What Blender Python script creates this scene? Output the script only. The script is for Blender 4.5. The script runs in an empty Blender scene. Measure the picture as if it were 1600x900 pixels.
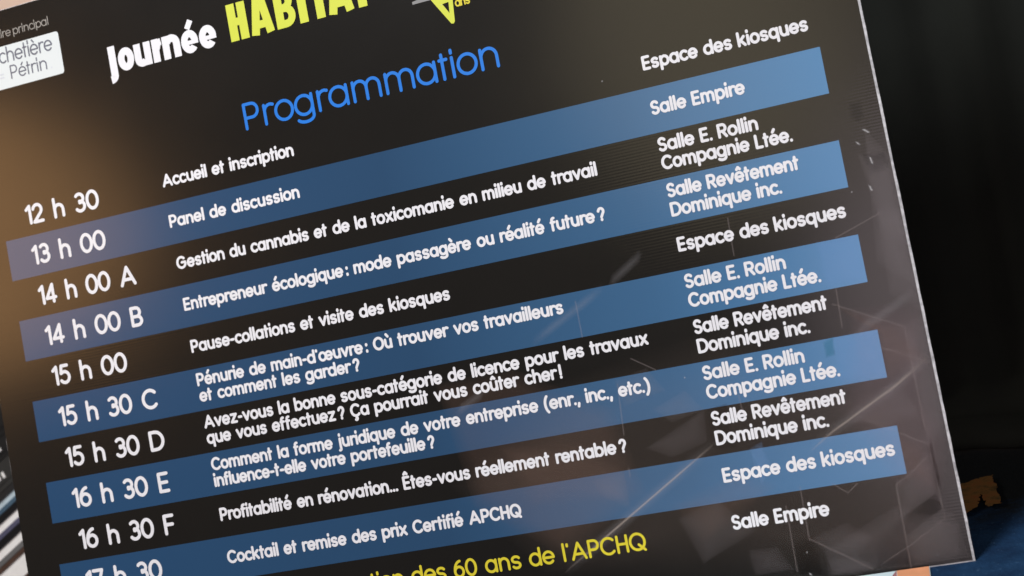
import bpy, math, random
from mathutils import Vector, Matrix
random.seed(7)
SC = bpy.context.scene
COL = SC.collection

# ------------------------------------------------------------------ camera
CAM_POS = Vector((0.94698, -1.29338, 0.51854))
CAM_X = Vector((0.943151, 0.232313, -0.237692))
CAM_DOWN = Vector((-0.194507, -0.194101, -0.961505))
CAM_FWD = Vector((-0.269506, 0.953077, -0.137880))
cam_data = bpy.data.cameras.new('camera')
cam = bpy.data.objects.new('camera', cam_data)
COL.objects.link(cam)
up_ = -CAM_DOWN
bk_ = -CAM_FWD
cam.matrix_world = Matrix(((CAM_X.x, up_.x, bk_.x, CAM_POS.x), (CAM_X.y, up_.y, bk_.y, CAM_POS.y),
                           (CAM_X.z, up_.z, bk_.z, CAM_POS.z), (0, 0, 0, 1)))
cam_data.sensor_width = 36
cam_data.lens = 2245 / 1600 * 36
cam_data.clip_end = 100
cam_data.clip_start = 0.05
cam_data.dof.use_dof = True
cam_data.dof.focus_distance = 1.43
cam_data.dof.aperture_fstop = 4.8
SC.camera = cam

# ------------------------------------------------------------------ world, lamps, exposure
world = bpy.data.worlds.new('World')
SC.world = world
world.use_nodes = True
bg = world.node_tree.nodes['Background']
bg.inputs['Color'].default_value = (0.95, 0.98, 1.0, 1)
bg.inputs['Strength'].default_value = 0.10


def lamp(name, loc, target, energy, size, size_y, color):
    d = bpy.data.lights.new(name, 'AREA')
    d.shape = 'ELLIPSE'
    d.energy = energy
    d.size = size
    d.size_y = size_y
    d.color = color
    o = bpy.data.objects.new(name, d)
    COL.objects.link(o)
    o.location = loc
    o.rotation_euler = (Vector(target) - Vector(loc)).to_track_quat('-Z', 'Y').to_euler()
    return o


lamp('key_lamp', (-0.3, -1.5, 3.0), (0.45, 0, 0.35), 114, 0.9, 0.9, (0.94, 0.97, 1.0))
lamp('warm_lamp', (-1.80, -1.90, 1.39), (0.05, 0.1, 0.5), 13, 1.28, 0.88, (1.0, 0.52, 0.20))
lamp('upper_glow_lamp', (0.58, -1.95, 1.45), (0.74, 0.1, 0.5), 2.6, 0.75, 0.95, (1.0, 0.84, 0.55))  # unseen lamp, sized and placed for the sheen at the board's upper right
lamp('right_glow_lamp', (1.27, -2.0, 0.62), (0.93, 0.06, 0.28), 8.0, 1.15, 1.25, (1.0, 0.82, 0.86))  # unseen lamp added behind the camera for the grey glow down the right side
lamp('wall_fill_lamp', (-1.5, 0.4, 1.6), (-0.9, 2.2, 0.6), 30, 0.4, 0.4, (1.0, 0.88, 0.80))  # unseen fill added to brighten the beige wall

SC.view_settings.view_transform = 'Standard'
SC.view_settings.look = 'None'
SC.view_settings.exposure = 0
SC.view_settings.gamma = 1
SC.cycles.max_bounces = 6
SC.cycles.transparent_max_bounces = 12
SC.render.filter_size = 2.0


# ------------------------------------------------------------------ helpers
def tag(o, label=None, cat=None, group=None, kind=None):
    if label:
        o['label'] = label
    if cat:
        o['category'] = cat
    if group:
        o['group'] = group
    if kind:
        o['kind'] = kind
    return o


def link(name, verts, faces, mats, parent=None, mat_idx=None, smooth=False):
    me = bpy.data.meshes.new(name)
    me.from_pydata([tuple(v) for v in verts], [], faces)
    for m in mats if isinstance(mats, (list, tuple)) else [mats]:
        me.materials.append(m)
    if mat_idx:
        for p, i in zip(me.polygons, mat_idx):
            p.material_index = i
    if smooth:
        for p in me.polygons:
            p.use_smooth = True
    me.update()
    o = bpy.data.objects.new(name, me)
    COL.objects.link(o)
    if parent:
        o.parent = parent
    return o


def empty(name, loc, rot=(0, 0, 0)):
    o = bpy.data.objects.new(name, None)
    COL.objects.link(o)
    o.empty_display_size = 0.05
    o.location = loc
    o.rotation_euler = rot
    return o


class NT:
    """small node helper"""

    def __init__(self, name):
        self.m = bpy.data.materials.new(name)
        self.m.use_nodes = True
        self.t = self.m.node_tree
        self.b = self.t.nodes['Principled BSDF']
        self.out = self.t.nodes['Material Output']

    def n(self, kind, **kw):
        nd = self.t.nodes.new(kind)
        for k, v in kw.items():
            setattr(nd, k, v)
        return nd

    def l(self, a, b):
        self.t.links.new(a, b)

    def ramp(self, fac, stops):
        r = self.n('ShaderNodeValToRGB')
        els = r.color_ramp.elements
        while len(els) < len(stops):
            els.new(0.5)
        for e, (p, c) in zip(els, stops):
            e.position = p
            e.color = c if len(c) == 4 else (*c, 1)
        self.l(fac, r.inputs['Fac'])
        return r

    def noise(self, scale, detail=3, rough=0.5, coord='Object', vscale=(1, 1, 1)):
        tc = self.n('ShaderNodeTexCoord')
        mp = self.n('ShaderNodeMapping')
        mp.inputs['Scale'].default_value = vscale
        self.l(tc.outputs[coord], mp.inputs['Vector'])
        nz = self.n('ShaderNodeTexNoise')
        nz.inputs['Scale'].default_value = scale
        nz.inputs['Detail'].default_value = detail
        nz.inputs['Roughness'].default_value = rough
        self.l(mp.outputs['Vector'], nz.inputs['Vector'])
        return nz


GLOSS = 0.19


def print_mat(name, color, gloss=GLOSS, vary=0.06, ridge=0.0):
    """printed, laminated sheet: ink colour, satin gloss, faint horizontal ribs of the fluted board"""
    t = NT(name)
    nz = t.noise(14, 4, 0.6)
    c0 = tuple(c * (1 - vary) for c in color)
    c1 = tuple(c * (1 + vary) for c in color)
    r = t.ramp(nz.outputs['Fac'], [(0.3, c0), (0.7, c1)])
    t.l(r.outputs['Color'], t.b.inputs['Base Color'])
    # smudges in the gloss
    n2 = t.noise(5, 2, 0.5)
    mr = t.n('ShaderNodeMapRange')
    mr.inputs['From Min'].default_value = 0.3
    mr.inputs['From Max'].default_value = 0.7
    mr.inputs['To Min'].default_value = gloss - 0.015
    mr.inputs['To Max'].default_value = gloss + 0.02
    t.l(n2.outputs['Fac'], mr.inputs['Value'])
    t.l(mr.outputs['Result'], t.b.inputs['Roughness'])
    t.b.inputs['IOR'].default_value = 1.5
    if ridge:
        tc = t.n('ShaderNodeTexCoord')
        sx = t.n('ShaderNodeSeparateXYZ')
        t.l(tc.outputs['Object'], sx.inputs['Vector'])
        wob = t.noise(3.0, 2)
        ad = t.n('ShaderNodeMath', operation='MULTIPLY_ADD')
        ad.inputs[1].default_value = 0.004
        t.l(wob.outputs['Fac'], ad.inputs[0])
        t.l(sx.outputs['Z'], ad.inputs[2])
        mu = t.n('ShaderNodeMath', operation='MULTIPLY')
        mu.inputs[1].default_value = 2 * math.pi / 0.0030
        t.l(ad.outputs[0], mu.inputs[0])
        si = t.n('ShaderNodeMath', operation='SINE')
        t.l(mu.outputs[0], si.inputs[0])
        # rib strength fades in and out along the board
        fade = t.noise(5.0, 2, 0.5, vscale=(0.5, 1, 1.2))
        fr = t.n('ShaderNodeMapRange')
        fr.inputs['From Min'].default_value = 0.45
        fr.inputs['From Max'].default_value = 0.75
        t.l(fade.outputs['Fac'], fr.inputs['Value'])
        m2 = t.n('ShaderNodeMath', operation='MULTIPLY')
        t.l(si.outputs[0], m2.inputs[0])
        t.l(fr.outputs['Result'], m2.inputs[1])
        # long brushed streaks
        st = t.noise(40, 3, 0.6, vscale=(0.06, 1, 6))
        m3 = t.n('ShaderNodeMath', operation='MULTIPLY_ADD')
        m3.inputs[1].default_value = 1.2
        t.l(st.outputs['Fac'], m3.inputs[0])
        t.l(m2.outputs[0], m3.inputs[2])
        bp = t.n('ShaderNodeBump')
        bp.inputs['Strength'].default_value = ridge
        bp.inputs['Distance'].default_value = 0.00008
        t.l(m3.outputs[0], bp.inputs['Height'])
        t.l(bp.outputs['Normal'], t.b.inputs['Normal'])
    return t.m


def film_mat(name, color, alpha):
    """thin translucent ink laid over the print"""
    t = NT(name)
    t.b.inputs['Base Color'].default_value = (*color, 1)
    t.b.inputs['Roughness'].default_value = 0.8
    t.b.inputs['Specular IOR Level'].default_value = 0.0
    at = t.n('ShaderNodeAttribute', attribute_name='ink')
    mu = t.n('ShaderNodeMath', operation='MULTIPLY')
    mu.inputs[1].default_value = alpha
    t.l(at.outputs['Fac'], mu.inputs[0])
    t.l(mu.outputs[0], t.b.inputs['Alpha'])
    return t.m


def ink(o, vals):
    a = o.data.attributes.new('ink', 'FLOAT', 'POINT')
    for i, v in enumerate(vals):
        a.data[i].value = v
    return o


def plain_mat(name, color, rough=0.7, vary=0.1, scale=20, spec=0.3):
    t = NT(name)
    nz = t.noise(scale, 4, 0.6)
    r = t.ramp(nz.outputs['Fac'], [(0.3, tuple(c * (1 - vary) for c in color)), (0.7, tuple(c * (1 + vary) for c in color))])
    t.l(r.outputs['Color'], t.b.inputs['Base Color'])
    t.b.inputs['Roughness'].default_value = rough
    t.b.inputs['Specular IOR Level'].default_value = spec
    return t.m


M_BLACK = print_mat('black_print', (0.0098, 0.0086, 0.0074), ridge=0.22)
M_WHITE = print_mat('white_ink', (0.82, 0.825, 0.86), 0.35, 0.03)
M_GREYTXT = print_mat('grey_ink', (0.36, 0.34, 0.31), 0.35, 0.1)
M_LOGOTXT = print_mat('logo_ink', (0.12, 0.135, 0.18), 0.35, 0.1)
M_LOGOPALE = print_mat('pale_logo_ink', (0.62, 0.66, 0.72), 0.35, 0.1)
M_PLATE = print_mat('plate_white', (0.70, 0.755, 0.76), 0.35, 0.02)
M_SKY = print_mat('bright_blue_ink', (0.004, 0.185, 0.70), 0.35, 0.05)
M_YEL = print_mat('lemon_ink', (0.64, 0.70, 0.06), 0.35, 0.05)
M_GOLD = print_mat('gold_ink', (0.72, 0.62, 0.035), 0.35, 0.05)
M_GREYBAR = print_mat('grey_bar_ink', (0.25, 0.25, 0.25), 0.35, 0.05)
M_EDGE = plain_mat('white_core', (0.60, 0.60, 0.62), 0.7, 0.35, 180)
M_BACK = plain_mat('board_back', (0.6, 0.6, 0.6), 0.6)

# ------------------------------------------------------------------ the sign: board coordinates in mm
# u to the right, v downward from the top edge of the first blue band, d = height of the ink above the face
LEAN = math.radians(12)
U0, VB = 451.5, 492.5
sign = empty('program_sign', (U0 / 1000, 0, 0), (-LEAN, 0, 0))
tag(sign, 'black printed event programme board with blue bands and white French lettering, leaning back', 'sign')


def bp(u, v, d=0.0):
    return ((u - U0) / 1000, -d / 1000, (VB - v) / 1000)


UL, UR, VT = -41.2, 944.3, -254.2
BEV, THK = 2.3, 9.0
# front print sheet
fl, fr_, ft, fb = UL + 0.25, UR - BEV, VT + 0.5, VB - 1.2


def grid_panel():
    nx, ny = 24, 18
    vs, fs = [], []
    for j in range(ny + 1):
        for i in range(nx + 1):
            vs.append(bp(fl + (fr_ - fl) * i / nx, ft + (fb - ft) * j / ny))
    for j in range(ny):
        for i in range(nx):
            a = j * (nx + 1) + i
            fs.append((a, a + nx + 1, a + nx + 2, a + 1))
    return vs, fs


v_, f_ = grid_panel()
link('board_panel', v_, f_, M_BLACK, sign)


def edge_ring():
    """white foam core: slightly ragged bevel round the print, side walls and back"""
    vs, fs = [], []
    per = []
    N = 60
    inner, outer = [], []

    def side(a, b, n):
        return [(a[0] + (b[0] - a[0]) * k / n, a[1] + (b[1] - a[1]) * k / n) for k in range(n)]
    ci = [(fl, ft), (fr_, ft), (fr_, fb), (fl, fb)]
    co = [(UL, VT), (UR, VT), (UR, VB), (UL, VB)]
    for k in range(4):
        inner += side(ci[k], ci[(k + 1) % 4], N)
        outer += side(co[k], co[(k + 1) % 4], N)
    n = len(inner)
    for (a, b) in inner:
        vs.append(bp(a, b, 0))
    for (a, b) in outer:
        j1, j2 = random.uniform(-.25, .25), random.uniform(-.2, .2)
        vs.append(bp(a + j1, b + j2 * .5, -0.5 + j2))
    for (a, b) in outer:
        vs.append(bp(a, b, -THK))
    for r in range(2):
        for i in range(n):
            k = (i + 1) % n
            fs.append((r * n + i, r * n + k, (r + 1) * n + k, (r + 1) * n + i))
    fs.append(tuple(range(2 * n, 3 * n)))
    return vs, fs


v_, f_ = edge_ring()
link('board_edge', v_, f_, M_EDGE, sign)


def poly_sheet(name, pts, d, mat, parent, label=None):
    o = link(name, [bp(u, v, d) for u, v in pts], [tuple(range(len(pts)))], mat, parent)
    if label:
        o['label'] = label
    return o


BAND_L, BAND_R = 0.0, 900.0
# the bands are printed as a blend: mid blue that turns sky blue towards their right end
M_BAND = print_mat('blue_blend_print', (0.032, 0.108, 0.245), ridge=0.12)
_nt = M_BAND.node_tree
_tc = _nt.nodes.new('ShaderNodeTexCoord')
_sx = _nt.nodes.new('ShaderNodeSeparateXYZ')
_nt.links.new(_tc.outputs['Object'], _sx.inputs['Vector'])
_mr = _nt.nodes.new('ShaderNodeMapRange')
_mr.inputs['From Min'].default_value = -0.4515
_mr.inputs['From Max'].default_value = 0.4485
_nt.links.new(_sx.outputs['X'], _mr.inputs['Value'])
_cr = _nt.nodes.new('ShaderNodeValToRGB')
_e = _cr.color_ramp.elements
_e[0].position, _e[0].color = 0.0, (0.020, 0.070, 0.160, 1)
_e[1].position, _e[1].color = 1.0, (0.082, 0.240, 0.460, 1)
for _p, _c in ((0.5, (0.024, 0.070, 0.148, 1)), (0.78, (0.048, 0.135, 0.265, 1))):
    _x = _e.new(_p)
    _x.color = _c
_nt.links.new(_mr.outputs['Result'], _cr.inputs['Fac'])
_nt.links.new(_cr.outputs['Color'], _nt.nodes['Principled BSDF'].inputs['Base Color'])
for k in range(5):
    vs, fs = [], []
    for i in range(25):
        u = BAND_L + (BAND_R - BAND_L) * i / 24
        vs += [bp(u, 90 * k, 0.15), bp(u, 90 * k + 45, 0.15)]
    for i in range(24):
        fs.append((2 * i, 2 * i + 1, 2 * i + 3, 2 * i + 2))
    link('color_band', vs, fs, M_BAND, sign)

# ------------------------------------------------------------------ faceted artwork printed over the lower right
LINES=[('thin', [(924.0, 271.7), (924.3, 367.3)]), ('thin', [(923.8, 381.5), (925.6, 450.5)]), ('thin', [(870.6, 225.0), (869.1, 262.4)]), ('thin', [(864.3, 239.0), (923.7, 271.6)]), ('thin', [(899.2, 286.2), (939.5, 308.1)]), ('thin', [(866.9, 345.5), (923.8, 381.5)]), ('thin', [(925.6, 450.5), (892.1, 469.1), (863.2, 482.7)]), ('thin', [(623.0, 188.7), (623.1, 225.2)]), ('thin', [(784.7, 139.5), (783.6, 176.7)]), ('thin', [(888.6, 413.3), (887.3, 493.3)]), ('thin', [(888.6, 413.3), (899.6, 407.9), (921.8, 391.9)]), ('thin', [(802.2, 401.3), (801.1, 452.7)]), ('thin', [(785.8, 417.0), (784.4, 479.3)]), ('thin', [(831.8, 403.0), (844.5, 414.1), (854.8, 406.7)]), ('thin', [(801.5, 450.9), (833.0, 472.4), (853.6, 487.3)]), ('thin', [(648.9, 276.3), (645.6, 326.2)]), ('thin', [(761.9, 305.8), (763.1, 321.4)]), ('thin', [(644.0, 357.3), (644.0, 366.8)]), ('thin', [(926.4, 163.5), (879.1, 179.1)]), ('streak', [(940.7, 302.3), (906.4, 323.6), (841.1, 356.2), (815.3, 371.9)]), ('streak', [(733.3, 347.2), (614.9, 416.9), (560.9, 448.7)]), ('wide', [(654.6, 180.9), (570.8, 221.7)]), ('wide', [(516.2, 259.0), (480.1, 275.4)]), ('wide', [(698.3, 156.0), (658.1, 179.7)]), ('wide', [(940.0, 241.8), (875.6, 271.5)]), ('thin', [(666.2, 254.1), (688.7, 269.6)])]
FACETS=[('dark', [(861.9, 459.9), (886.5, 444.5), (889.1, 460.9), (888.4, 487.5), (858.1, 485.0)]), ('dark', [(886.5, 444.5), (921.8, 426.3), (924.5, 441.5), (889.1, 460.9)]), ('dark', [(786.5, 450.5), (803.7, 448.8), (807.5, 480.7), (809.5, 485.8), (786.1, 483.1)]), ('dark', [(922.6, 381.9), (927.4, 380.9), (928.5, 421.4), (923.5, 423.6)]), ('light', [(804.6, 450.2), (837.5, 440.6), (859.3, 458.3), (840.6, 472.3), (813.0, 468.3)]), ('light', [(889.1, 460.9), (924.5, 441.5), (933.9, 445.9), (939.8, 487.9), (891.0, 489.1)]), ('light', [(812.7, 469.4), (840.6, 472.3), (858.1, 485.0), (838.2, 490.5), (812.3, 486.8)]), ('light', [(923.7, 271.6), (941.6, 263.0), (943.7, 373.6), (923.8, 381.5), (924.3, 367.3)]), ('light', [(899.2, 321.7), (907.1, 320.1), (923.9, 352.4), (890.7, 358.6), (860.0, 350.4)]), ('light', [(888.6, 413.3), (921.8, 391.9), (921.8, 426.3), (886.5, 444.5)]), ('warm', [(864.3, 239.0), (923.7, 271.6), (939.5, 308.1), (902.2, 315.6), (902.9, 267.6)]), ('warm', [(518.4, 317.6), (600.3, 324.9), (639.0, 359.7), (639.9, 388.1), (540.0, 378.8)]), ('light', [(605.5, 365.0), (638.9, 360.3), (638.1, 397.2), (612.2, 380.6)]), ('warm', [(891.8, 367.8), (918.7, 378.3), (921.9, 420.3), (898.4, 407.7)]), ('dark', [(730.1, 315.7), (749.4, 312.8), (750.1, 356.2), (727.3, 352.4)]), ('light', [(664.9, 342.0), (727.1, 315.1), (724.2, 345.7), (687.8, 355.1)]), ('light', [(646.4, 272.6), (679.8, 266.1), (694.1, 290.6), (651.0, 298.7)]), ('light', [(678.3, 306.6), (712.5, 293.9), (727.1, 315.1), (694.3, 321.9)]), ('teal', [(848.7, 272.5), (859.6, 268.5), (858.4, 286.5), (848.7, 287.8)]), ('blue', [(761.8, 359.3), (775.1, 354.2), (779.3, 379.4), (766.9, 395.7)]), ('blue', [(861.1, 179.1), (900.0, 181.0), (900.2, 224.8), (861.4, 223.2)]), ('blue', [(858.2, 269.5), (900.1, 270.1), (900.0, 314.7), (855.5, 313.3)]), ('light', [(924.6, 84.0), (945.2, 113.1), (943.4, 239.4), (911.6, 208.9)]), ('warm', [(678.9, 400.4), (755.6, 375.5), (781.7, 398.1), (702.3, 441.1)]), ('light', [(682.7, 413.4), (722.7, 401.0), (752.8, 436.3), (698.8, 459.1)]), ('light', [(743.3, 453.3), (770.6, 454.2), (781.3, 477.0), (744.7, 477.3)])]
EXTRA=[('veil', [(582.4, 264.4), (767.7, 235.7), (941.1, 352.4), (943.6, 488.4), (815.2, 487.2), (539.8, 448.3), (458.0, 346.6)]), ('pink', [(880.8, 245.2), (946.6, 252.0), (945.3, 388.7), (924.0, 438.4), (888.3, 415.0), (850.9, 336.7)]), ('warm', [(464.2, 243.2), (546.7, 241.8), (641.0, 300.1), (656.6, 384.4), (562.6, 433.1), (481.0, 369.7)]), ('light', [(914.3, 106.1), (955.2, 121.4), (954.2, 199.6), (921.3, 174.6)]), ('light', [(920.8, 162.3), (955.5, 163.7), (953.8, 259.4), (917.1, 240.2)]), ('light', [(813.9, 463.6), (884.9, 432.4), (937.2, 458.1), (930.4, 492.4), (815.2, 487.2)]), ('smudge', [(915.1, 57.3), (926.9, 57.0), (928.0, 72.6), (920.6, 80.0), (912.7, 72.1)]), ('smudge', [(917.1, 106.7), (940.2, 108.9), (942.9, 124.7), (921.5, 129.1)])]
SCUFF=[[(922.7, 84.2), (926.2, 87.4), (928.7, 89.8)], [(914.9, 94.0), (917.9, 99.6)], [(924.5, 110.8), (925.0, 114.6), (925.7, 119.6)], [(918.9, 136.4), (919.7, 141.4), (921.1, 143.0)], [(795.4, 481.4), (796.5, 485.2)]]
SPECK=[(796.7, 462.9), (902.2, 140.1), (928.9, 189.5), (912.5, 482.1), (690.8, -16.8), (714.8, 281.8), (544.1, -131.3)]

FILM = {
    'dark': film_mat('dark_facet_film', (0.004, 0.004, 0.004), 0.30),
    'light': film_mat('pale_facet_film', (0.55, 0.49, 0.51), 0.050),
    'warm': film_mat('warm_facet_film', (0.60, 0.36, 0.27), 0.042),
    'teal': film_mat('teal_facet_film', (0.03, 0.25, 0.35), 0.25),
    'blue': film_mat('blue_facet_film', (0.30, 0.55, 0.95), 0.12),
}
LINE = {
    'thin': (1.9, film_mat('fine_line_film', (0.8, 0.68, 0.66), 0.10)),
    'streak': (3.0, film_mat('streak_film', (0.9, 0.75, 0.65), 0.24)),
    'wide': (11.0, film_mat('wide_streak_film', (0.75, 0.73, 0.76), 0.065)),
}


def inset(pts, k):
    cx = sum(p[0] for p in pts) / len(pts)
    cy = sum(p[1] for p in pts) / len(pts)
    out = []
    for x, y in pts:
        dx, dy = x - cx, y - cy
        L = math.hypot(dx, dy) + 1e-6
        q = max(0.3, 1 - k / L)
        out.append((cx + dx * q, cy + dy * q))
    return out


def clampb(p):
    return (min(max(p[0], fl + 1), fr_ - 0.5), min(max(p[1], ft + 1), fb - 0.5))


def subdiv(pts, step=6.0):
    out = []
    for i, a in enumerate(pts):
        b = pts[(i + 1) % len(pts)]
        k = max(1, int(math.hypot(b[0] - a[0], b[1] - a[1]) / step))
        out += [(a[0] + (b[0] - a[0]) * j / k, a[1] + (b[1] - a[1]) * j / k) for j in range(k)]
    return out


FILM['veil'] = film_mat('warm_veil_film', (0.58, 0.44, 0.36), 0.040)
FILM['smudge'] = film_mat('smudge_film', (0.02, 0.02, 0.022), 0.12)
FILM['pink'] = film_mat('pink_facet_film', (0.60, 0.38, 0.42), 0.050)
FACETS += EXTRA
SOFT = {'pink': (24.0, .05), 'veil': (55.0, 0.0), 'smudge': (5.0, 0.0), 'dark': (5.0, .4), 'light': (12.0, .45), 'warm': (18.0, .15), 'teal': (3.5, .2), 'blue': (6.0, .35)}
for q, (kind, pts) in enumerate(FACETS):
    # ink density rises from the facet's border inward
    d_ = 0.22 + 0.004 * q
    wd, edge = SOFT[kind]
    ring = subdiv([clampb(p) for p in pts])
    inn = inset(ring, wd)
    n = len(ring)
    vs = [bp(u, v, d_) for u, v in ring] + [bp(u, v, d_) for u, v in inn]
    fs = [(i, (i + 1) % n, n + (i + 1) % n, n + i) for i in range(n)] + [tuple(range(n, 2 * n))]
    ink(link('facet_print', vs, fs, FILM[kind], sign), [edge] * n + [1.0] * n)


def ribbon(pts, w, d, taper=False, soft=True):
    """three points across: ink fades from the middle line to both sides"""
    pts2 = []
    for a, b in zip(pts[:-1], pts[1:]):
        k = max(2, int(math.hypot(b[0] - a[0], b[1] - a[1]) / 8))
        pts2 += [(a[0] + (b[0] - a[0]) * j / k, a[1] + (b[1] - a[1]) * j / k) for j in range(k)]
    pts2.append(pts[-1])
    n = len(pts2)
    vs, fs, al = [], [], []
    for i, (x, y) in enumerate(pts2):
        a = pts2[max(0, i - 1)]
        b = pts2[min(n - 1, i + 1)]
        dx, dy = b[0] - a[0], b[1] - a[1]
        L = math.hypot(dx, dy) + 1e-9
        nx, ny = -dy / L * w / 2, dx / L * w / 2
        vs += [bp(*clampb((x + nx, y + ny)), d), bp(*clampb((x, y)), d), bp(*clampb((x - nx, y - ny)), d)]
        f = i / (n - 1)
        m = min(1.0, 4 * f, 4 * (1 - f)) if taper else 1.0
        e = 0.0 if soft else m
        al += [e, m, e]
    for i in range(n - 1):
        fs += [(3 * i, 3 * i + 1, 3 * i + 4, 3 * i + 3), (3 * i + 1, 3 * i + 2, 3 * i + 5, 3 * i + 4)]
    return vs, fs, al


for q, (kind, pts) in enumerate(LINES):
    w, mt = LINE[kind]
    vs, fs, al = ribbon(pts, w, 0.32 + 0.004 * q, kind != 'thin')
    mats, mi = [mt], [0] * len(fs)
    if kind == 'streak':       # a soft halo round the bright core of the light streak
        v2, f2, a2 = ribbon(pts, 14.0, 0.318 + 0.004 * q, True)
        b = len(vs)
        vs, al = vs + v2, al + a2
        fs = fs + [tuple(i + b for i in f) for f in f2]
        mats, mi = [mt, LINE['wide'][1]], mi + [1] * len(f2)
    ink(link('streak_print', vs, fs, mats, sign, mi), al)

# ------------------------------------------------------------------ stroke lettering (rounded geometric alphabet drawn with arcs and lines)


def arc(cx, cy, rx, ry, a0, a1, n=None):
    n = n or max(4, int(abs(a1 - a0) / 15))
    return [(cx + rx * math.cos(math.radians(a0 + (a1 - a0) * i / n)),
             cy + ry * math.sin(math.radians(a0 + (a1 - a0) * i / n))) for i in range(n + 1)]


ACC = {'é': ('e', 'acute'), 'è': ('e', 'grave'), 'ê': ('e', 'circ'), 'à': ('a', 'grave'), 'ù': ('u', 'grave'),
       'û': ('u', 'circ'), 'Ê': ('E', 'circ'), 'Ç': ('C', 'ced'), 'É': ('E', 'acute')}


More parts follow.
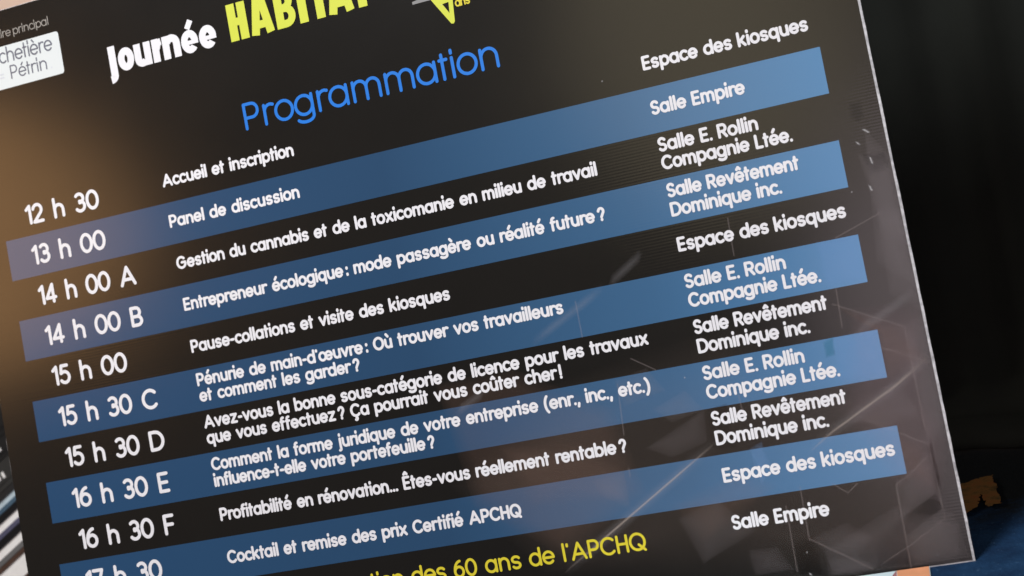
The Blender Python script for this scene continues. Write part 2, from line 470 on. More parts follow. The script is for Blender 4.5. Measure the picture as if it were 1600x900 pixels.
class Font:
    def __init__(self, w=0.15, xh=0.78, bx=1.0, asc=1.04, desc=-0.27, track=0.1, cap='round', space=0.38):
        self.w, self.xh, self.bx, self.asc, self.desc, self.track, self.cap, self.space = w, xh, bx, asc, desc, track, cap, space

    def glyph(self, ch):
        """strokes (lists of centre-line points) in cap-height units, and the ink width"""
        w, X, A, Dn = self.w, self.xh, self.asc, self.desc
        h = w / 2
        R = (X - w) / 2
        rx = R * self.bx
        cy = X / 2
        D = 2 * rx
        cx = h + rx
        xr = h + D
        top = X - h
        if ch in ACC:
            base, acc = ACC[ch]
            st, wd = self.glyph(base)
            m = wd / 2
            y = (1.0 if base.isupper() else X) + 0.07 + h * .6
            if acc == 'acute':
                st = st + [[(m - .03, y), (m + .10, y + .16)]]
            elif acc == 'grave':
                st = st + [[(m + .03, y), (m - .10, y + .16)]]
            elif acc == 'circ':
                st = st + [[(m - .13, y), (m, y + .13)], [(m, y + .13), (m + .13, y)]]
            else:
                st = st + [arc(m + .02, -.12, .09, .09, 70, -130)]
            return st, wd
        O = arc(cx, cy, rx, R, 90, 450, 32)
        rn = rx * 0.86
        if ch == 'o':
            return [O], D + w
        if ch == 'a':
            return [O, [(xr, top), (xr, h)]], D + w
        if ch == 'b':
            return [O, [(h, h), (h, A - h)]], D + w
        if ch == 'd':
            return [O, [(xr, h), (xr, A - h)]], D + w
        if ch == 'p':
            return [O, [(h, top), (h, Dn + h)]], D + w
        if ch == 'q':
            return [O, [(xr, top), (xr, Dn + h)]], D + w
        if ch == 'g':
            return [O, [(xr, top), (xr, -.02)] + arc(cx, -.02, rx, -Dn - h - .02, 0, -150)], D + w
        if ch == 'c':
            return [arc(cx, cy, rx, R, 48, 312, 24)], rx * 1.67 + w
        if ch == 'e':
            return [[(xr, cy), (h, cy)], arc(cx, cy, rx, R, 0, 318, 26)], D + w
        if ch == 'œ':
            c2 = cx + D
            return [O, [(h + D, cy), (h + 2 * D, cy)], arc(c2, cy, rx, R, 0, 318, 26)], 2 * D + w
        if ch in 'nh':
            r = rn
            s = [[(h, h), (h, top if ch == 'n' else A - h)],
                 [(h, cy)] + arc(h + r, top - r, r, r, 180, 0) + [(h + 2 * r, h)]]
            return s, 2 * r + w
        if ch == 'm':
            r = rn * .88
            return [[(h, h), (h, top)], arc(h + r, top - r, r, r, 180, 0) + [(h + 2 * r, h)],
                    arc(h + 3 * r, top - r, r, r, 180, 0) + [(h + 4 * r, h)]], 4 * r + w
        if ch == 'u':
            r = rn
            return [[(h, top)] + arc(h + r, h + r, r, r, 180, 360), [(h + 2 * r, top), (h + 2 * r, h)]], 2 * r + w
        if ch == 'r':
            r = .25
            return [[(h, h), (h, top)], arc(h + r, top - r, r, r, 180, 62)], .37 + h
        if ch == 's':
            r2 = R / 2
            rs = max(.15, min(.24, rx * .72))
            c = h + rs
            return [arc(c, cy + r2, rs, r2, 28, 270, 14) + arc(c, cy - r2, rs, r2, 90, -152, 14)[1:]], 2 * rs + w
        if ch in 'iıl':
            s = [[(h, h), (h, top if ch != 'l' else A - h)]]
            if ch == 'i':
                s.append([(h, X + h + .05), (h, max(X + h + .12, A + .02 - h))])
            return s, w
        if ch == 'j':
            return [[(h + .1, top), (h + .1, Dn + .15)] + arc(h - .05, Dn + .15, .15, .15 - h, 0, -80),
                    [(h + .1, X + h + .05), (h + .1, max(X + h + .12, A + .02 - h))]], w + .1
        if ch == 't':
            x = h + .10
            return [[(x, h), (x, .98 - h)], [(x - .10, top - .01), (x + .17, top - .01)]], .27 + w
        if ch == 'f':
            x = h + .09
            return [[(x, h), (x, A - h - .15)] + arc(x + .15, A - h - .15, .15, .15, 180, 80), [(x - .09, top - .01), (x + .19, top - .01)]], .28 + w
        if ch == 'k':
            return [[(h, h), (h, A - h)], [(h, .30), (h + .44, top)], [(h + .16, .43), (h + .47, h)]], .47 + w
        if ch == 'v':
            return [[(h, top), (h + .27, h)], [(h + .27, h), (h + .54, top)]], .54 + w
        if ch == 'y':
            return [[(h, top), (h + .27, h)], [(h + .54, top), (h + .14, Dn + h)]], .54 + w
        if ch == 'x':
            return [[(h, top), (h + .5, h)], [(h, h), (h + .5, top)]], .5 + w
        if ch == 'z':
            return [[(h, top), (h + .48, top)], [(h + .48, top), (h, h)], [(h, h), (h + .48, h)]], .48 + w
        # capitals
        T = 1 - h
        Rb = (1 - w) / 2
        if ch == 'A':
            return [[(h, h), (h + .40, T)], [(h + .40, T), (h + .80, h)], [(h + .13, .33), (h + .67, .33)]], .80 + w
        if ch == 'B':
            r1 = (T - .5) / 2 * 1.0
            r3 = (.5 - h) / 2
            return [[(h, h), (h, T)], [(h, T), (h + .28, T)] + arc(h + .28, .5 + r1, .2, r1, 90, -90) + [(h, .5)],
                    [(h + .28, .5)] + arc(h + .30, h + r3, .23, r3, 90, -90) + [(h, h)]], .53 + w
        if ch == 'C':
            return [arc(h + Rb, .5, Rb, Rb, 45, 315, 26)], Rb * 1.71 + w
        if ch == 'G':
            return [arc(h + Rb, .5, Rb, Rb, 45, 360, 26) + [(h + Rb * 1.1, .5)]], Rb * 2 + w
        if ch == 'O':
            return [arc(h + Rb, .5, Rb, Rb, 90, 450, 36)], Rb * 2 + w
        if ch == 'Q':
            return [arc(h + Rb, .5, Rb, Rb, 90, 450, 36), [(h + Rb * 1.15, .34), (h + Rb * 1.95, .03)]], Rb * 2 + w
        if ch == 'D':
            return [[(h, h), (h, T)], [(h, T), (h + .28, T)] + arc(h + .28, .5, .42, Rb, 90, -90) + [(h, h)]], .70 + w
        if ch == 'E':
            return [[(h, h), (h, T)], [(h, T), (h + .46, T)], [(h, .5), (h + .42, .5)], [(h, h), (h + .46, h)]], .46 + w
        if ch == 'F':
            return [[(h, h), (h, T)], [(h, T), (h + .46, T)], [(h, .5), (h + .42, .5)]], .46 + w
        if ch == 'H':
            return [[(h, h), (h, T)], [(h + .56, h), (h + .56, T)], [(h, .5), (h + .56, .5)]], .56 + w
        if ch == 'L':
            return [[(h, h), (h, T)], [(h, h), (h + .42, h)]], .42 + w
        if ch == 'P':
            r1 = (T - .44) / 2
            return [[(h, h), (h, T)], [(h, T), (h + .30, T)] + arc(h + .30, .44 + r1, .24, r1, 90, -90) + [(h, .44)]], .54 + w
        if ch == 'R':
            r1 = (T - .46) / 2
            return [[(h, h), (h, T)], [(h, T), (h + .32, T)] + arc(h + .32, .46 + r1, .23, r1, 90, -90) + [(h, .46)],
                    [(h + .28, .46), (h + .55, h)]], .55 + w
        if ch == 'S':
            r2 = Rb / 2
            c = h + .25
            return [arc(c, .5 + r2, .24, r2, 28, 270, 14) + arc(c, .5 - r2, .25, r2, 90, -152, 14)[1:]], .5 + w
        if ch == 'J':
            return [[(h + .34, T), (h + .34, .1)] + arc(h + .12, .1, .22, .26, 0, -95)], .34 + w
        # digits
        if ch == '0':
            return [arc(h + .30, .5, .30, Rb, 90, 450, 30)], .60 + w
        if ch == '1':
            return [[(h + .20, h), (h + .20, T)], [(h + .20, T), (h, T - .16)]], .20 + w
        if ch == '2':
            return [arc(h + .25, T - .25, .25, .25, 165, -38, 12) + [(h, h)], [(h, h), (h + .52, h)]], .52 + w
        if ch == '3':
            return [arc(h + .26, T - .215, .23, .215, 140, -90, 14), arc(h + .26, h + .24, .26, .24, 90, -145, 14)], .52 + w
        if ch == '4':
            return [[(h + .42, h), (h + .42, T)], [(h + .42, T), (h, .28)], [(h, .28), (h + .56, .28)]], .56 + w
        if ch == '5':
            return [[(h + .46, T), (h + .12, T)], [(h + .12, T), (h + .06, .56)], arc(h + .25, h + .27, .27, .27, 128, -145, 16)], .52 + w
        if ch == '6':
            return [arc(h + .27, h + .27, .27, .27, 90, 450, 24), arc(h + .42, h + .27, .42, T - h - .27, 180, 95, 8)], .54 + w
        if ch == '7':
            return [[(h, T), (h + .5, T)], [(h + .5, T), (h + .17, h)]], .5 + w
        # punctuation
        if ch == '.':
            return [[(h, h), (h, h + .02)]], w
        if ch == ',':
            return [[(h + .04, h), (h - .01, -.10)]], w + .04
        if ch in "'’":
            return [[(h, 1.0 - h), (h, .84)]], w
        if ch == ':':
            return [[(h, .10), (h, .16)], [(h, .56), (h, .62)]], w
        if ch == '-':
            return [[(h, .40), (h + .22, .40)]], .22 + w
        if ch == '!':
            return [[(h, h), (h, h + .03)], [(h, .32), (h, A - h)]], w
        if ch == '?':
            return [arc(h + .21, T - .21, .21, .21, 170, -50, 12) + [(h + .20, .30)], [(h + .20, h), (h + .20, h + .03)]], .42 + w
        if ch == '(':
            return [arc(h + .5, .42, .5, .68, 125, 235, 10)], .22 + w
        if ch == ')':
            return [arc(h - .28, .42, .5, .68, 55, -55, 10)], .22 + w
        if ch == '=':
            return [[(h, .30), (h + .4, .30)], [(h, .58), (h + .4, .58)]], .4 + w
        raise ValueError(ch)

    def line(self, text):
        """[(stroke, index in glyph)], total width; cap-height units"""
        x = 0.0
        res = []
        prev = None
        round_l, round_r = 'oacdegqœOCGQ0', 'obpeœOQ0D'
        for k_, ch in enumerate(text):
            if ch == ' ':
                nxt = text[k_ + 1:k_ + 2]
                x += self.space * (.5 if nxt in ('?', '!', ':') else 1)
                prev = None
                continue
            st, wd = self.glyph(ch)
            b = ACC.get(ch, (ch,))[0]
            if prev is not None:
                g = self.track
                if b in round_l:
                    g -= self.track * .45
                if prev in round_r:
                    g -= self.track * .45
                if prev in 'rfvtTLc' or b in 'vtf':
                    g -= self.track * .4
                x += g
            res += [([(px + x, py) for px, py in s], i) for i, s in enumerate(st)]
            x += wd
            prev = b
        return res, x


def stroke_mesh(pts, w, cap):
    """flat ribbon along a smooth centre line with round or square ends; returns 2-D verts and faces"""
    closed = len(pts) > 3 and math.hypot(pts[0][0] - pts[-1][0], pts[0][1] - pts[-1][1]) < 1e-6
    if closed:
        pts = pts[:-1]
    p = [pts[0]]
    for q in pts[1:]:
        if math.hypot(q[0] - p[-1][0], q[1] - p[-1][1]) > 1e-6:
            p.append(q)
    n = len(p)
    vs, fs = [], []
    hw = w / 2
    for i in range(n):
        if closed:
            a, b = p[i - 1], p[(i + 1) % n]
        else:
            a, b = p[max(0, i - 1)], p[min(n - 1, i + 1)]
        dx, dy = b[0] - a[0], b[1] - a[1]
        L = math.hypot(dx, dy)
        nx, ny = -dy / L * hw, dx / L * hw
        vs += [(p[i][0] + nx, p[i][1] + ny), (p[i][0] - nx, p[i][1] - ny)]
    for i in range(n if closed else n - 1):
        k = (i + 1) % n
        fs.append((2 * i, 2 * i + 1, 2 * k + 1, 2 * k))
    if not closed and cap == 'round':
        for end in (0, n - 1):
            o = p[end]
            q = p[1] if end == 0 else p[n - 2]
            ang = math.atan2(o[1] - q[1], o[0] - q[0])
            b = len(vs)
            for j in range(9):
                t = ang + math.pi / 2 - math.pi * j / 8
                vs.append((o[0] + hw * math.cos(t), o[1] + hw * math.sin(t)))
            fs.append(tuple(range(b, b + 9)))
    return vs, fs


INK = 0.42


def lettering(name, text, font, u0, vbase, cap, u1=None, mat=None, parent=None, label=None, d=INK, clip_top=None):
    st, wd = font.line(text)
    sx = (u1 - u0) / wd if u1 is not None else cap
    vs, fs = [], []
    # strokes are drawn in millimetres so that their weight stays even when a line is set narrower
    for pts, i in st:
        p2 = [(x * sx, y * cap) for x, y in pts]
        v2, f2 = stroke_mesh(p2, font.w * cap, font.cap)
        b = len(vs)
        for (x, y) in v2:
            vs.append(bp(u0 + x, vbase - y, d + 0.018 * i))
        fs += [tuple(k + b for k in f) for f in f2]
    o = link(name, vs, fs, mat or M_WHITE, parent or sign)
    if label:
        o['label'] = label
    print('TXT', text[:24], 'stretch %.3f' % (sx / cap))
    return o


F_TIME = Font(w=0.165, xh=0.74, track=0.04, space=0.60)
F_TXT = Font(w=0.195, xh=0.76, bx=1.03, track=0.080, space=0.54)
F_ROOM = Font(w=0.195, xh=0.77, bx=1.03, track=0.085, space=0.48)
F_HEAD = Font(w=0.115, xh=0.80, track=0.16, space=0.4)
F_GOLD = Font(w=0.145, xh=0.77, track=0.11, space=0.52)


def base(r):
    return 45 * r + 27.4


TIMES = [(-1, '12 h 30', 123), (0, '13 h 00', 122.8), (1, '14 h 00 A', 151.2), (2, '14 h 00 B', 151.4), (3, '15 h 00', 123.5),
         (4, '15 h 30 C', 151.7), (5, '15 h 30 D', 152.2), (6, '16 h 30 E', 149.2), (7, '16 h 30 F', 147.4), (8, '17 h 30', 123.5)]
for r, t, u1 in TIMES:
    lettering('time_lettering', t, F_TIME, 30.0, 45 * r + 33.2, 22.2, u1)

TEXTS = [(-17.0, 'Accueil et inscription', 357), (27.3, 'Panel de discussion', 355.3), (72.8, 'Gestion du cannabis et de la toxicomanie en milieu de travail', 668.6),
         (117.5, 'Entrepreneur écologique : mode passagère ou réalité future ?', 668.5), (163, 'Pause-collations et visite des kiosques', 496.5),
         (198.9, "Pénurie de main-d'œuvre : Où trouver vos travailleurs", 609.3), (215.9, 'et comment les garder ?', 387.5),
         (244.2, 'Avez-vous la bonne sous-catégorie de licence pour les travaux', 686.6), (261.2, 'que vous effectuez ? Ça pourrait vous coûter cher !', 595.9),
         (289.4, 'Comment la forme juridique de votre entreprise (enr., inc., etc.)', 680), (306.8, 'influence-t-elle votre portefeuille ?', 452.5),
         (343, 'Profitabilité en rénovation... Êtes-vous réellement rentable ?', 646), (388.3, 'Cocktail et remise des prix Certifié APCHQ', 529)]
for vb_, t, u1 in TEXTS:
    lettering('session_lettering', t, F_TXT, 202.0, vb_, 14.0, u1)

E_, RO, CO, RE, DO = 'Espace des kiosques', 'Salle E. Rollin', 'Compagnie Ltée.', 'Salle Revêtement', 'Dominique inc.'
ROOMS = [(-17.2, E_, 893), (27.4, 'Salle Empire', 824.3), (64, RO, 829.6), (81.8, CO, 858.8), (109.2, RE, 859.8), (127.9, DO, 839.6),
         (162.3, E_, 893), (198.5, RO, 829.5), (217, CO, 858.8), (243.2, RE, 859.8), (261.9, DO, 839.8),
         (288.1, RO, 829.5), (306.5, CO, 858.8), (332.3, RE, 859.8), (351, DO, 839.8), (387, E_, 893.5), (432.4, 'Salle Empire', 824.5)]
for vb_, t, u1 in ROOMS:
    lettering('room_lettering', t, F_ROOM, 732.6, vb_, 14.2, u1)

lettering('heading_lettering', 'Programmation', F_HEAD, 308.5, -55.0, 29.0, 592.5, M_SKY)
lettering('closing_lettering', "Célébration des 60 ans de l'APCHQ", F_GOLD, 275.0, 438.5, 18.0, 647, M_GOLD)

# heavy condensed heading
F_HEAVY = Font(w=0.285, xh=0.86, bx=0.70, asc=1.0, desc=-.2, track=0.055, cap='round')


def heavy_word():
    vs, fs = [], []

    def add(pts, w, i=0, cap='round'):
        v2, f2 = stroke_mesh(pts, w, cap)
        b = len(vs)
        vs.extend(bp(x, -150.6 - y, INK + .018 * i) for x, y in v2)
        fs.extend(tuple(k + b for k in f) for f in f2)
    return vs, fs, add


vs, fs, add = heavy_word()
# J with its foot below the baseline
add([(168.0, 30.4), (168.0, -2.0)] + arc(162.8, -2.0, 5.2, 4.0, 0, -88, 8), 8.6, 0, 'butt')
add(arc(184.2, 12.7, 5.8, 8.7, 90, 450, 28), 8.0)                                            # o
add([(198.9, 25.2), (198.9, 8.2)] + arc(203.6, 8.2, 4.7, 4.6, 180, 330, 10), 8.2, 0, 'butt')   # u
add([(210.9, 25.2), (210.9, 0)], 8.2, 1, 'butt')
add([(220.9, 0), (220.9, 25.2)], 8.2, 0, 'butt')                                             # r
add([(221.5, 13.5)] + arc(228.4, 14.0, 5.6, 7.4, 165, 92, 6), 7.4, 1, 'butt')
add([(233.6, 0), (233.6, 25.2)], 8.2, 0, 'butt')                                             # n
add(arc(240.6, 15.8, 5.8, 5.8, 170, 0, 10) + [(246.4, 0)], 8.2, 1, 'butt')
for cx in (262.0, 283.6):                                                                    # é, e
    add(arc(cx, 12.6, 6.2, 8.7, 0, 318, 26), 7.8, 0, 'butt')
    add([(cx - 6.2, 11.6), (cx + 9.9, 11.6)], 4.4, 1, 'butt')
add([(261.0, 26.4), (266.4, 35.0)], 6.4, 2, 'butt')
link('heading_lettering', vs, fs, M_WHITE, sign)

vs, fs, add = heavy_word()
S = 9.6
for j, seg in enumerate([
        # H
        [(314.5, 0), (314.5, 40)], [(326.6, 0), (326.6, 40)], [(314.5, 20), (326.6, 20)],
        # A
        [(338.6, 0), (345.4, 40)], [(356.4, 0), (349.6, 40)], [(341.5, 10.5), (354.4, 10.5)],
        # I
        [(395.2, 0), (395.2, 40)],
        # T
        [(414.6, 0), (414.6, 40)], [(402.6, 36.2), (426.6, 36.2)],
        # A
        [(427.8, 0), (435.2, 40)], [(447.4, 0), (440.0, 40)], [(431.1, 10.5), (444.2, 10.5)],
        # T
        [(461.6, 0), (461.6, 40)], [(449.6, 36.2), (473.6, 36.2)]]):
    hz = seg[0][1] == seg[1][1]
    add(seg, 8.2 if hz else (9.0 if seg[0][0] != seg[1][0] else S), j % 3, 'butt')
add([(368.6, 0), (368.6, 40)], 9.2, 0, 'butt')                                                 # B
add([(368.0, 36.0), (374.5, 36.0)] + arc(374.5, 28.5, 6.8, 7.5, 90, -90, 10) + [(368.0, 21.0)], 8.0, 1)
add([(368.0, 20.4), (375.5, 20.4)] + arc(375.5, 12.2, 7.2, 8.2, 90, -90, 10) + [(368.0, 4.0)], 8.0, 2)
link('heading_lettering', vs, fs, M_YEL, sign)

# anniversary emblem cut by the picture's upper edge: inverted yellow triangle, grey bar, small word
emb = link('emblem', [bp(u, v, INK) for u, v in [
    (531.0, -146.0), (535.0, -137.2), (550.8, -110.3), (553.2, -109.8), (554.8, -111.6), (556.6, -133.0), (557.6, -146.0),
    (545.0, -132.0), (550.9, -121.2), (551.9, -132.6)]],
    [(0, 1, 7), (1, 2, 8, 7), (2, 3, 4, 8), (4, 5, 9, 8), (5, 6, 9), (0, 7, 9, 6)], M_YEL, sign)
poly_sheet('emblem_bar', [(514, -139.2), (533.5, -139.2), (533.5, -144.8), (514, -142.0)], INK, M_GREYBAR, emb)
lettering('emblem_lettering', 'ans', Font(w=.17, xh=.8, track=.06), 558.4, -125.4, 8.8, 574.0, M_GOLD, emb)

# sponsor plate
plate_pts = []
for (cx, cy, a) in ((-33.5, -210.5, 90), (104.4, -210.5, 0), (104.4, -169.6, -90), (-33.5, -169.6, -180)):
    for j in range(6):
        t = math.radians(a + 90 - 18 * j - 0) if False else math.radians(a + 90 - 18 * j)
        plate_pts.append((cx + 3.2 * math.cos(t - math.radians(0)), cy - 3.2 * math.sin(t)))
plate = poly_sheet('logo_plate', plate_pts, 0.30, M_PLATE, sign)
F_LOGO = Font(w=0.10, xh=0.72, track=0.15, space=.4)
lettering('logo_lettering', 'chetière', F_LOGO, 29.5, -194.6, 17.5, 98.0, M_LOGOTXT, plate)
lettering('logo_lettering', 'Pétrin', F_LOGO, 41.0, -175.2, 15.5, 87.5, M_LOGOTXT, plate)
lettering('logo_lettering', '.', F_LOGO, 92.0, -175.2, 15.5, None, M_LOGOPALE, plate)
lettering('logo_lettering', '=', F_LOGO, 25.5, -175.2, 13.5, 32.5, M_LOGOPALE, plate)
lettering('caption_lettering', 'Partenaire principal', Font(w=.09, xh=.74, track=.16, space=.34), -8.0, -223.0, 9.6, 98.0, M_GREYTXT)

# wear: scuffs and dust
M_SCUFF = film_mat('scuff_film', (0.8, 0.8, 0.82), 0.45)
M_SMEAR = film_mat('smear_film', (0.7, 0.7, 0.78), 0.020)
for q, pts in enumerate(SCUFF):
    vs, fs, al = ribbon(pts, 2.6, 0.50 + .004 * q, True)
    ink(link('scuff_mark', vs, fs, M_SCUFF, sign), al)
for q, (u, v) in enumerate(SPECK):
    ink(poly_sheet('dust_speck', [(u + .8 * math.cos(a), v + .9 * math.sin(a)) for a in (0.2, 1.5, 2.6, 3.9, 5.2)], 0.52 + .003 * q, M_SCUFF, sign), [.6] * 5)

# ------------------------------------------------------------------ floor: navy carpet with a worn orange motif
t = NT('navy_carpet')
n1 = t.noise(16, 5, 0.7)
r1 = t.ramp(n1.outputs['Fac'], [(0.3, (0.005, 0.016, 0.045)), (0.55, (0.010, 0.036, 0.088)), (0.75, (0.017, 0.054, 0.125))])
n2 = t.noise(170, 3, 0.7)
r2 = t.ramp(n2.outputs['Fac'], [(0.63, (0, 0, 0)), (0.74, (1, 1, 1))])
mx = t.n('ShaderNodeMix', data_type='RGBA')
t.l(r2.outputs['Color'], mx.inputs[0])
t.l(r1.outputs['Color'], mx.inputs[6])
mx.inputs[7].default_value = (0.06, 0.12, 0.21, 1)
# shade by the drape painted in: navy turns near black, with a blotchy border
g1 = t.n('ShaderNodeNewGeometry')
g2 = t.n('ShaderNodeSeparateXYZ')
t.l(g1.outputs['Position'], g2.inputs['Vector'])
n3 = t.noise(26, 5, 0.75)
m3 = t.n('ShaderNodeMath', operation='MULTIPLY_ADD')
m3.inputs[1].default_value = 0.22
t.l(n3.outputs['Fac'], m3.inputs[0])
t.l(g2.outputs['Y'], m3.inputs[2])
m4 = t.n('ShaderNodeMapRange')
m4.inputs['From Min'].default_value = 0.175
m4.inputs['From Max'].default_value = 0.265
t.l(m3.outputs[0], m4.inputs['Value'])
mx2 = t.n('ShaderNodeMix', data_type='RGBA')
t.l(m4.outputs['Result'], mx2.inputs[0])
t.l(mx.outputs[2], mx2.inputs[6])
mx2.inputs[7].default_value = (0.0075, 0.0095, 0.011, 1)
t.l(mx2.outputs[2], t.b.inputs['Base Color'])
t.b.inputs['Roughness'].default_value = 0.95
t.b.inputs['Specular IOR Level'].default_value = 0.1
bpn = t.n('ShaderNodeBump')
bpn.inputs['Strength'].default_value = 0.6
bpn.inputs['Distance'].default_value = 0.003
t.l(n2.outputs['Fac'], bpn.inputs['Height'])
t.l(bpn.outputs['Normal'], t.b.inputs['Normal'])
M_CARPET = t.m
t = NT('orange_pile')
n1 = t.noise(60, 5, 0.7)
r1 = t.ramp(n1.outputs['Fac'], [(0.3, (0.06, 0.045, 0.02)), (0.5, (0.17, 0.085, 0.026)), (0.7, (0.21, 0.062, 0.022))])
t.l(r1.outputs['Color'], t.b.inputs['Base Color'])
t.b.inputs['Roughness'].default_value = 0.95
t.b.inputs['Specular IOR Level'].default_value = 0.1
M_ORANGE = t.m


def ragged(pts, amp, step):
    out = []
    n = len(pts)
    for i in range(n):
        a, b = pts[i], pts[(i + 1) % n]
        L = math.hypot(b[0] - a[0], b[1] - a[1])
        k = max(1, int(L / step))
        for j in range(k):
            f = j / k
            out.append((a[0] + (b[0] - a[0]) * f + random.uniform(-amp, amp), a[1] + (b[1] - a[1]) * f + random.uniform(-amp, amp) * 1.5))
    return out


motif = ragged([(0.900, 0.207), (0.9433, 0.2048), (0.9775, 0.2191), (0.9785, 0.178), (0.9787, 0.1315), (0.9654, 0.1263),
                (0.962, 0.1698), (0.9561, 0.1324), (0.9457, 0.1167), (0.930, 0.108), (0.900, 0.12)], 0.0016, 0.003)
vs = [(-4, -4, 0), (4, -4, 0), (4, 4, 0), (-4, 4, 0)]
fs = [(0, 1, 2, 3)]
idx = [0]
b = 4
vs += [(x, y, 0.004) for x, y in motif]
fs.append(tuple(range(b, len(vs))))
idx.append(1)
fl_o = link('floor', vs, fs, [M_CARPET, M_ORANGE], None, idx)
tag(fl_o, kind='structure')

# ------------------------------------------------------------------ wall behind
M_WALL = plain_mat('beige_plaster', (0.52, 0.40, 0.33), 0.9, 0.05, 4, 0.1)
w_ = link('wall', [(-4, 2.2, -0.01), (4, 2.2, -0.01), (4, 2.2, 3), (-4, 2.2, 3), (-4, 2.3, -0.01), (4, 2.3, -0.01), (4, 2.3, 3), (-4, 2.3, 3)],
          [(0, 1, 2, 3), (5, 4, 7, 6), (3, 2, 6, 7), (4, 0, 3, 7), (1, 5, 6, 2)], M_WALL)
tag(w_, 'pale pinkish beige wall showing above the left corner of the board', 'wall')

# ------------------------------------------------------------------ black drape
t = NT('black_drape_cloth')
n1 = t.noise(8, 4, 0.6)
r1 = t.ramp(n1.outputs['Fac'], [(0.3, (0.0120, 0.0132, 0.0110)), (0.7, (0.0155, 0.0168, 0.0138))])
t.l(r1.outputs['Color'], t.b.inputs['Base Color'])
t.b.inputs['Roughness'].default_value = 0.95
t.b.inputs['Specular IOR Level'].default_value = 0.15
M_DRAPE = t.m
vs, fs = [], []
NX, x0, x1 = 140, 0.50, 2.3
prof = [(1.30, 0.0), (0.9, 0.0), (0.5, 0.004), (0.25, 0.0), (0.12, -0.004), (0.06, -0.012), (0.035, -0.028), (0.022, -0.040), (0.026, -0.052), (0.016, -0.066), (0.012, -0.078), (0.003, -0.084)]
for z, dy in prof:
    for i in range(NX + 1):
        x = x0 + (x1 - x0) * i / NX
        fold = 0.009 * math.sin(x * 34 + 0.6 * math.sin(x * 11)) * (0.45 + 0.55 * min(1, z * 1.2)) + 0.006 * math.sin(x * 81 + 1)
        lift = 0.004 * math.sin(x * 19 + z * 90) if z < .05 and z > .004 else 0
        sk = 0.25 * max(0.0, min(1.0, (x - 0.97) / 0.05))
        dy2 = dy - (0.115 * sk + 0.012 * math.sin(x * 140) * sk) * max(0.0, min(1.0, (0.05 - z) / 0.045))
        vs.append((x, 0.405 + dy2 + fold * (1 if z > .05 else .35), max(0.0015, z + lift)))
for j in range(len(prof) - 1):
    for i in range(NX):
        a = j * (NX + 1) + i
        fs.append((a, a + NX + 1, a + NX + 2, a + 1))
dr = link('drape', vs, fs, M_DRAPE, None, None, True)
so = dr.modifiers.new('thickness', 'SOLIDIFY')
so.thickness = 0.003
tag(dr, 'black cloth drape hanging to the carpet behind the right side of the board', 'curtain')

# ------------------------------------------------------------------ leaflet lying at the foot of the sign
leaf = empty('leaflet', (0.80, -0.06, 0.001))
tag(leaf, 'pale blue printed leaflet with an orange block, lying under the bottom edge of the board', 'leaflet')
M_PAPER = plain_mat('pale_blue_paper', (0.62, 0.76, 0.80), 0.5, 0.05, 30)
M_PEACH = plain_mat('peach_print', (0.75, 0.33, 0.17), 0.5, 0.12, 25)
M_MAUVE = plain_mat('mauve_print', (0.36, 0.16, 0.17), 0.5, 0.3, 60)


def loc_box(x0, x1, y0, y1, z0, z1):
    v = [(x, y, z) for z in (z0, z1) for (x, y) in ((x0, y0), (x1, y0), (x1, y1), (x0, y1))]
    f = [(3, 2, 1, 0), (4, 5, 6, 7), (0, 1, 5, 4), (1, 2, 6, 5), (2, 3, 7, 6), (3, 0, 4, 7)]
    return v, f


v_, f_ = loc_box(-0.19, 0.1035, -0.15, 0.0575, 0, 0.0012)
link('sheet', v_, f_, M_PAPER, leaf)
link('picture', [(0.079, -0.13, 0.0016), (0.1030, -0.13, 0.0016), (0.1030, 0.057, 0.0016), (0.074, 0.057, 0.0016)], [(0, 1, 2, 3)], M_PEACH, leaf)
link('picture_border', [(0.066, -0.13, 0.0016), (0.0785, -0.13, 0.0016), (0.0735, 0.057, 0.0016), (0.070, 0.047, 0.0016)], [(0, 1, 2, 3)], M_MAUVE, leaf)

# ------------------------------------------------------------------ books slid over on one another at the left
M_PAGES = plain_mat('book_pages', (0.84, 0.83, 0.81), 0.8, 0.05, 90)
M_PAGES2 = plain_mat('bluish_pages', (0.45, 0.55, 0.60), 0.8, 0.12, 90)
CANG = math.radians(43)
BL = (CAM_X * math.cos(CANG) - CAM_DOWN * math.sin(CANG)).normalized()
BT = (-CAM_X * math.sin(CANG) - CAM_DOWN * math.cos(CANG)).normalized()
BN = CAM_FWD.copy()
BROT = Matrix((BL, BN, BT)).transposed().to_4x4()
PXM = 1.95 / 2245            # metres per reference pixel at the pile


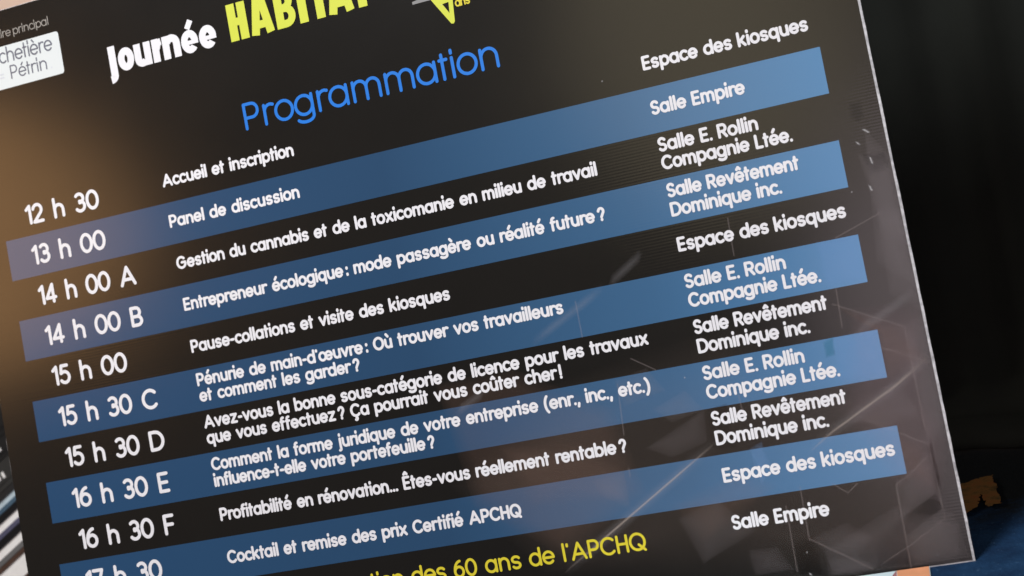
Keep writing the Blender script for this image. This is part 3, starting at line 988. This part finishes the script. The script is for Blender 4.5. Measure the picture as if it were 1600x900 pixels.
def book(label, y0, y1, cover_lo, cover_hi, page_mat, cover, cover2=None, spine_marks=False, shift=0.0, depth=0.15):
    """y0, y1: top and bottom of the book where it crosses the left border, in reference pixels"""
    top = CAM_POS + (CAM_FWD + CAM_X * (-800 / 2245) + CAM_DOWN * ((y1 - 450) / 2245)) * 1.95
    e = empty('book', (0, 0, 0))
    e.matrix_world = Matrix.Translation(top) @ BROT
    tag(e, label, 'book', 'books slid over in a leaning pile')
    th = (y1 - y0) * PXM * math.cos(CANG) - 0.0004
    lo, hi = cover_lo * PXM * .73, cover_hi * PXM * .73
    cm = plain_mat('cover_' + label.split()[0], cover, 0.45, 0.15, 40)
    a, bb = -0.012 + shift, 0.20 + shift
    cm2 = plain_mat('lower_cover_' + label.split()[0], cover2, 0.45, 0.15, 40) if cover2 else cm
    for z0, z1, cm_ in ((0, lo, cm2), (th - hi, th, cm)):
        if z1 - z0 > 1e-5:
            v, f = loc_box(a, bb, 0.0, depth, z0, z1)
            link('cover', v, f, cm_, e)
    if page_mat:
        v, f = loc_box(a + .001, bb - .002, 0.0015, depth - .004, lo + 1e-4, th - hi - 1e-4)
        link('pages', v, f, page_mat, e)
    else:
        v, f = loc_box(a + .001, bb - .002, -0.0008, 0.0008, lo - 2e-4, th - hi + 2e-4)
        link('spine', v, f, cm, e)
        if spine_marks:
            ms, mf = [], []
            for (q0, q1, s) in spine_marks:
                k = len(ms)
                zc = th / 2
                ms += [(q0, -.0013, zc - s), (q1, -.0013, zc - s), (q1 + .002, -.0013, zc + s), (q0 + .002, -.0013, zc + s)]
                mf.append((k, k + 1, k + 2, k + 3))
            link('spine_marks', ms, mf, M_PAGES, e)
    return e


BLK = (0.006, 0.006, 0.007)
book('brown covered book with white pages, lowest of the leaning pile', 888, 940, 5, 9, M_PAGES, (0.075, 0.042, 0.030))
book('white paged book with a grey lower cover, just above the brown one', 845, 887.5, 11, 14, M_PAGES, BLK, (0.13, 0.13, 0.13))
book('white paged book with a purplish lower cover, under the bluish one', 806, 844.5, 10, 13, M_PAGES, BLK, (0.085, 0.085, 0.14))
book('book with bluish pages and a steel blue lower cover in the leaning pile', 772, 805.5, 9, 12, M_PAGES2, (0.02, 0.02, 0.02), (0.06, 0.11, 0.16))
book('dark grey book with short pale marks on its spine, above the blue one', 722, 771.5, 12, 12, None, (0.030, 0.030, 0.028),
     None, [(0.006, 0.010, .004), (0.0115, 0.0145, .003), (0.018, 0.022, .004)])
book('black book with pale text marks on its spine, second from the top', 684, 721.5, 10, 10, None, (0.010, 0.010, 0.010),
     None, [(0.001, 0.007, .0025), (0.009, 0.012, .002)])
book('plain black book lying on top of the leaning pile', 630, 683.5, 14, 14, None, (0.008, 0.008, 0.008))
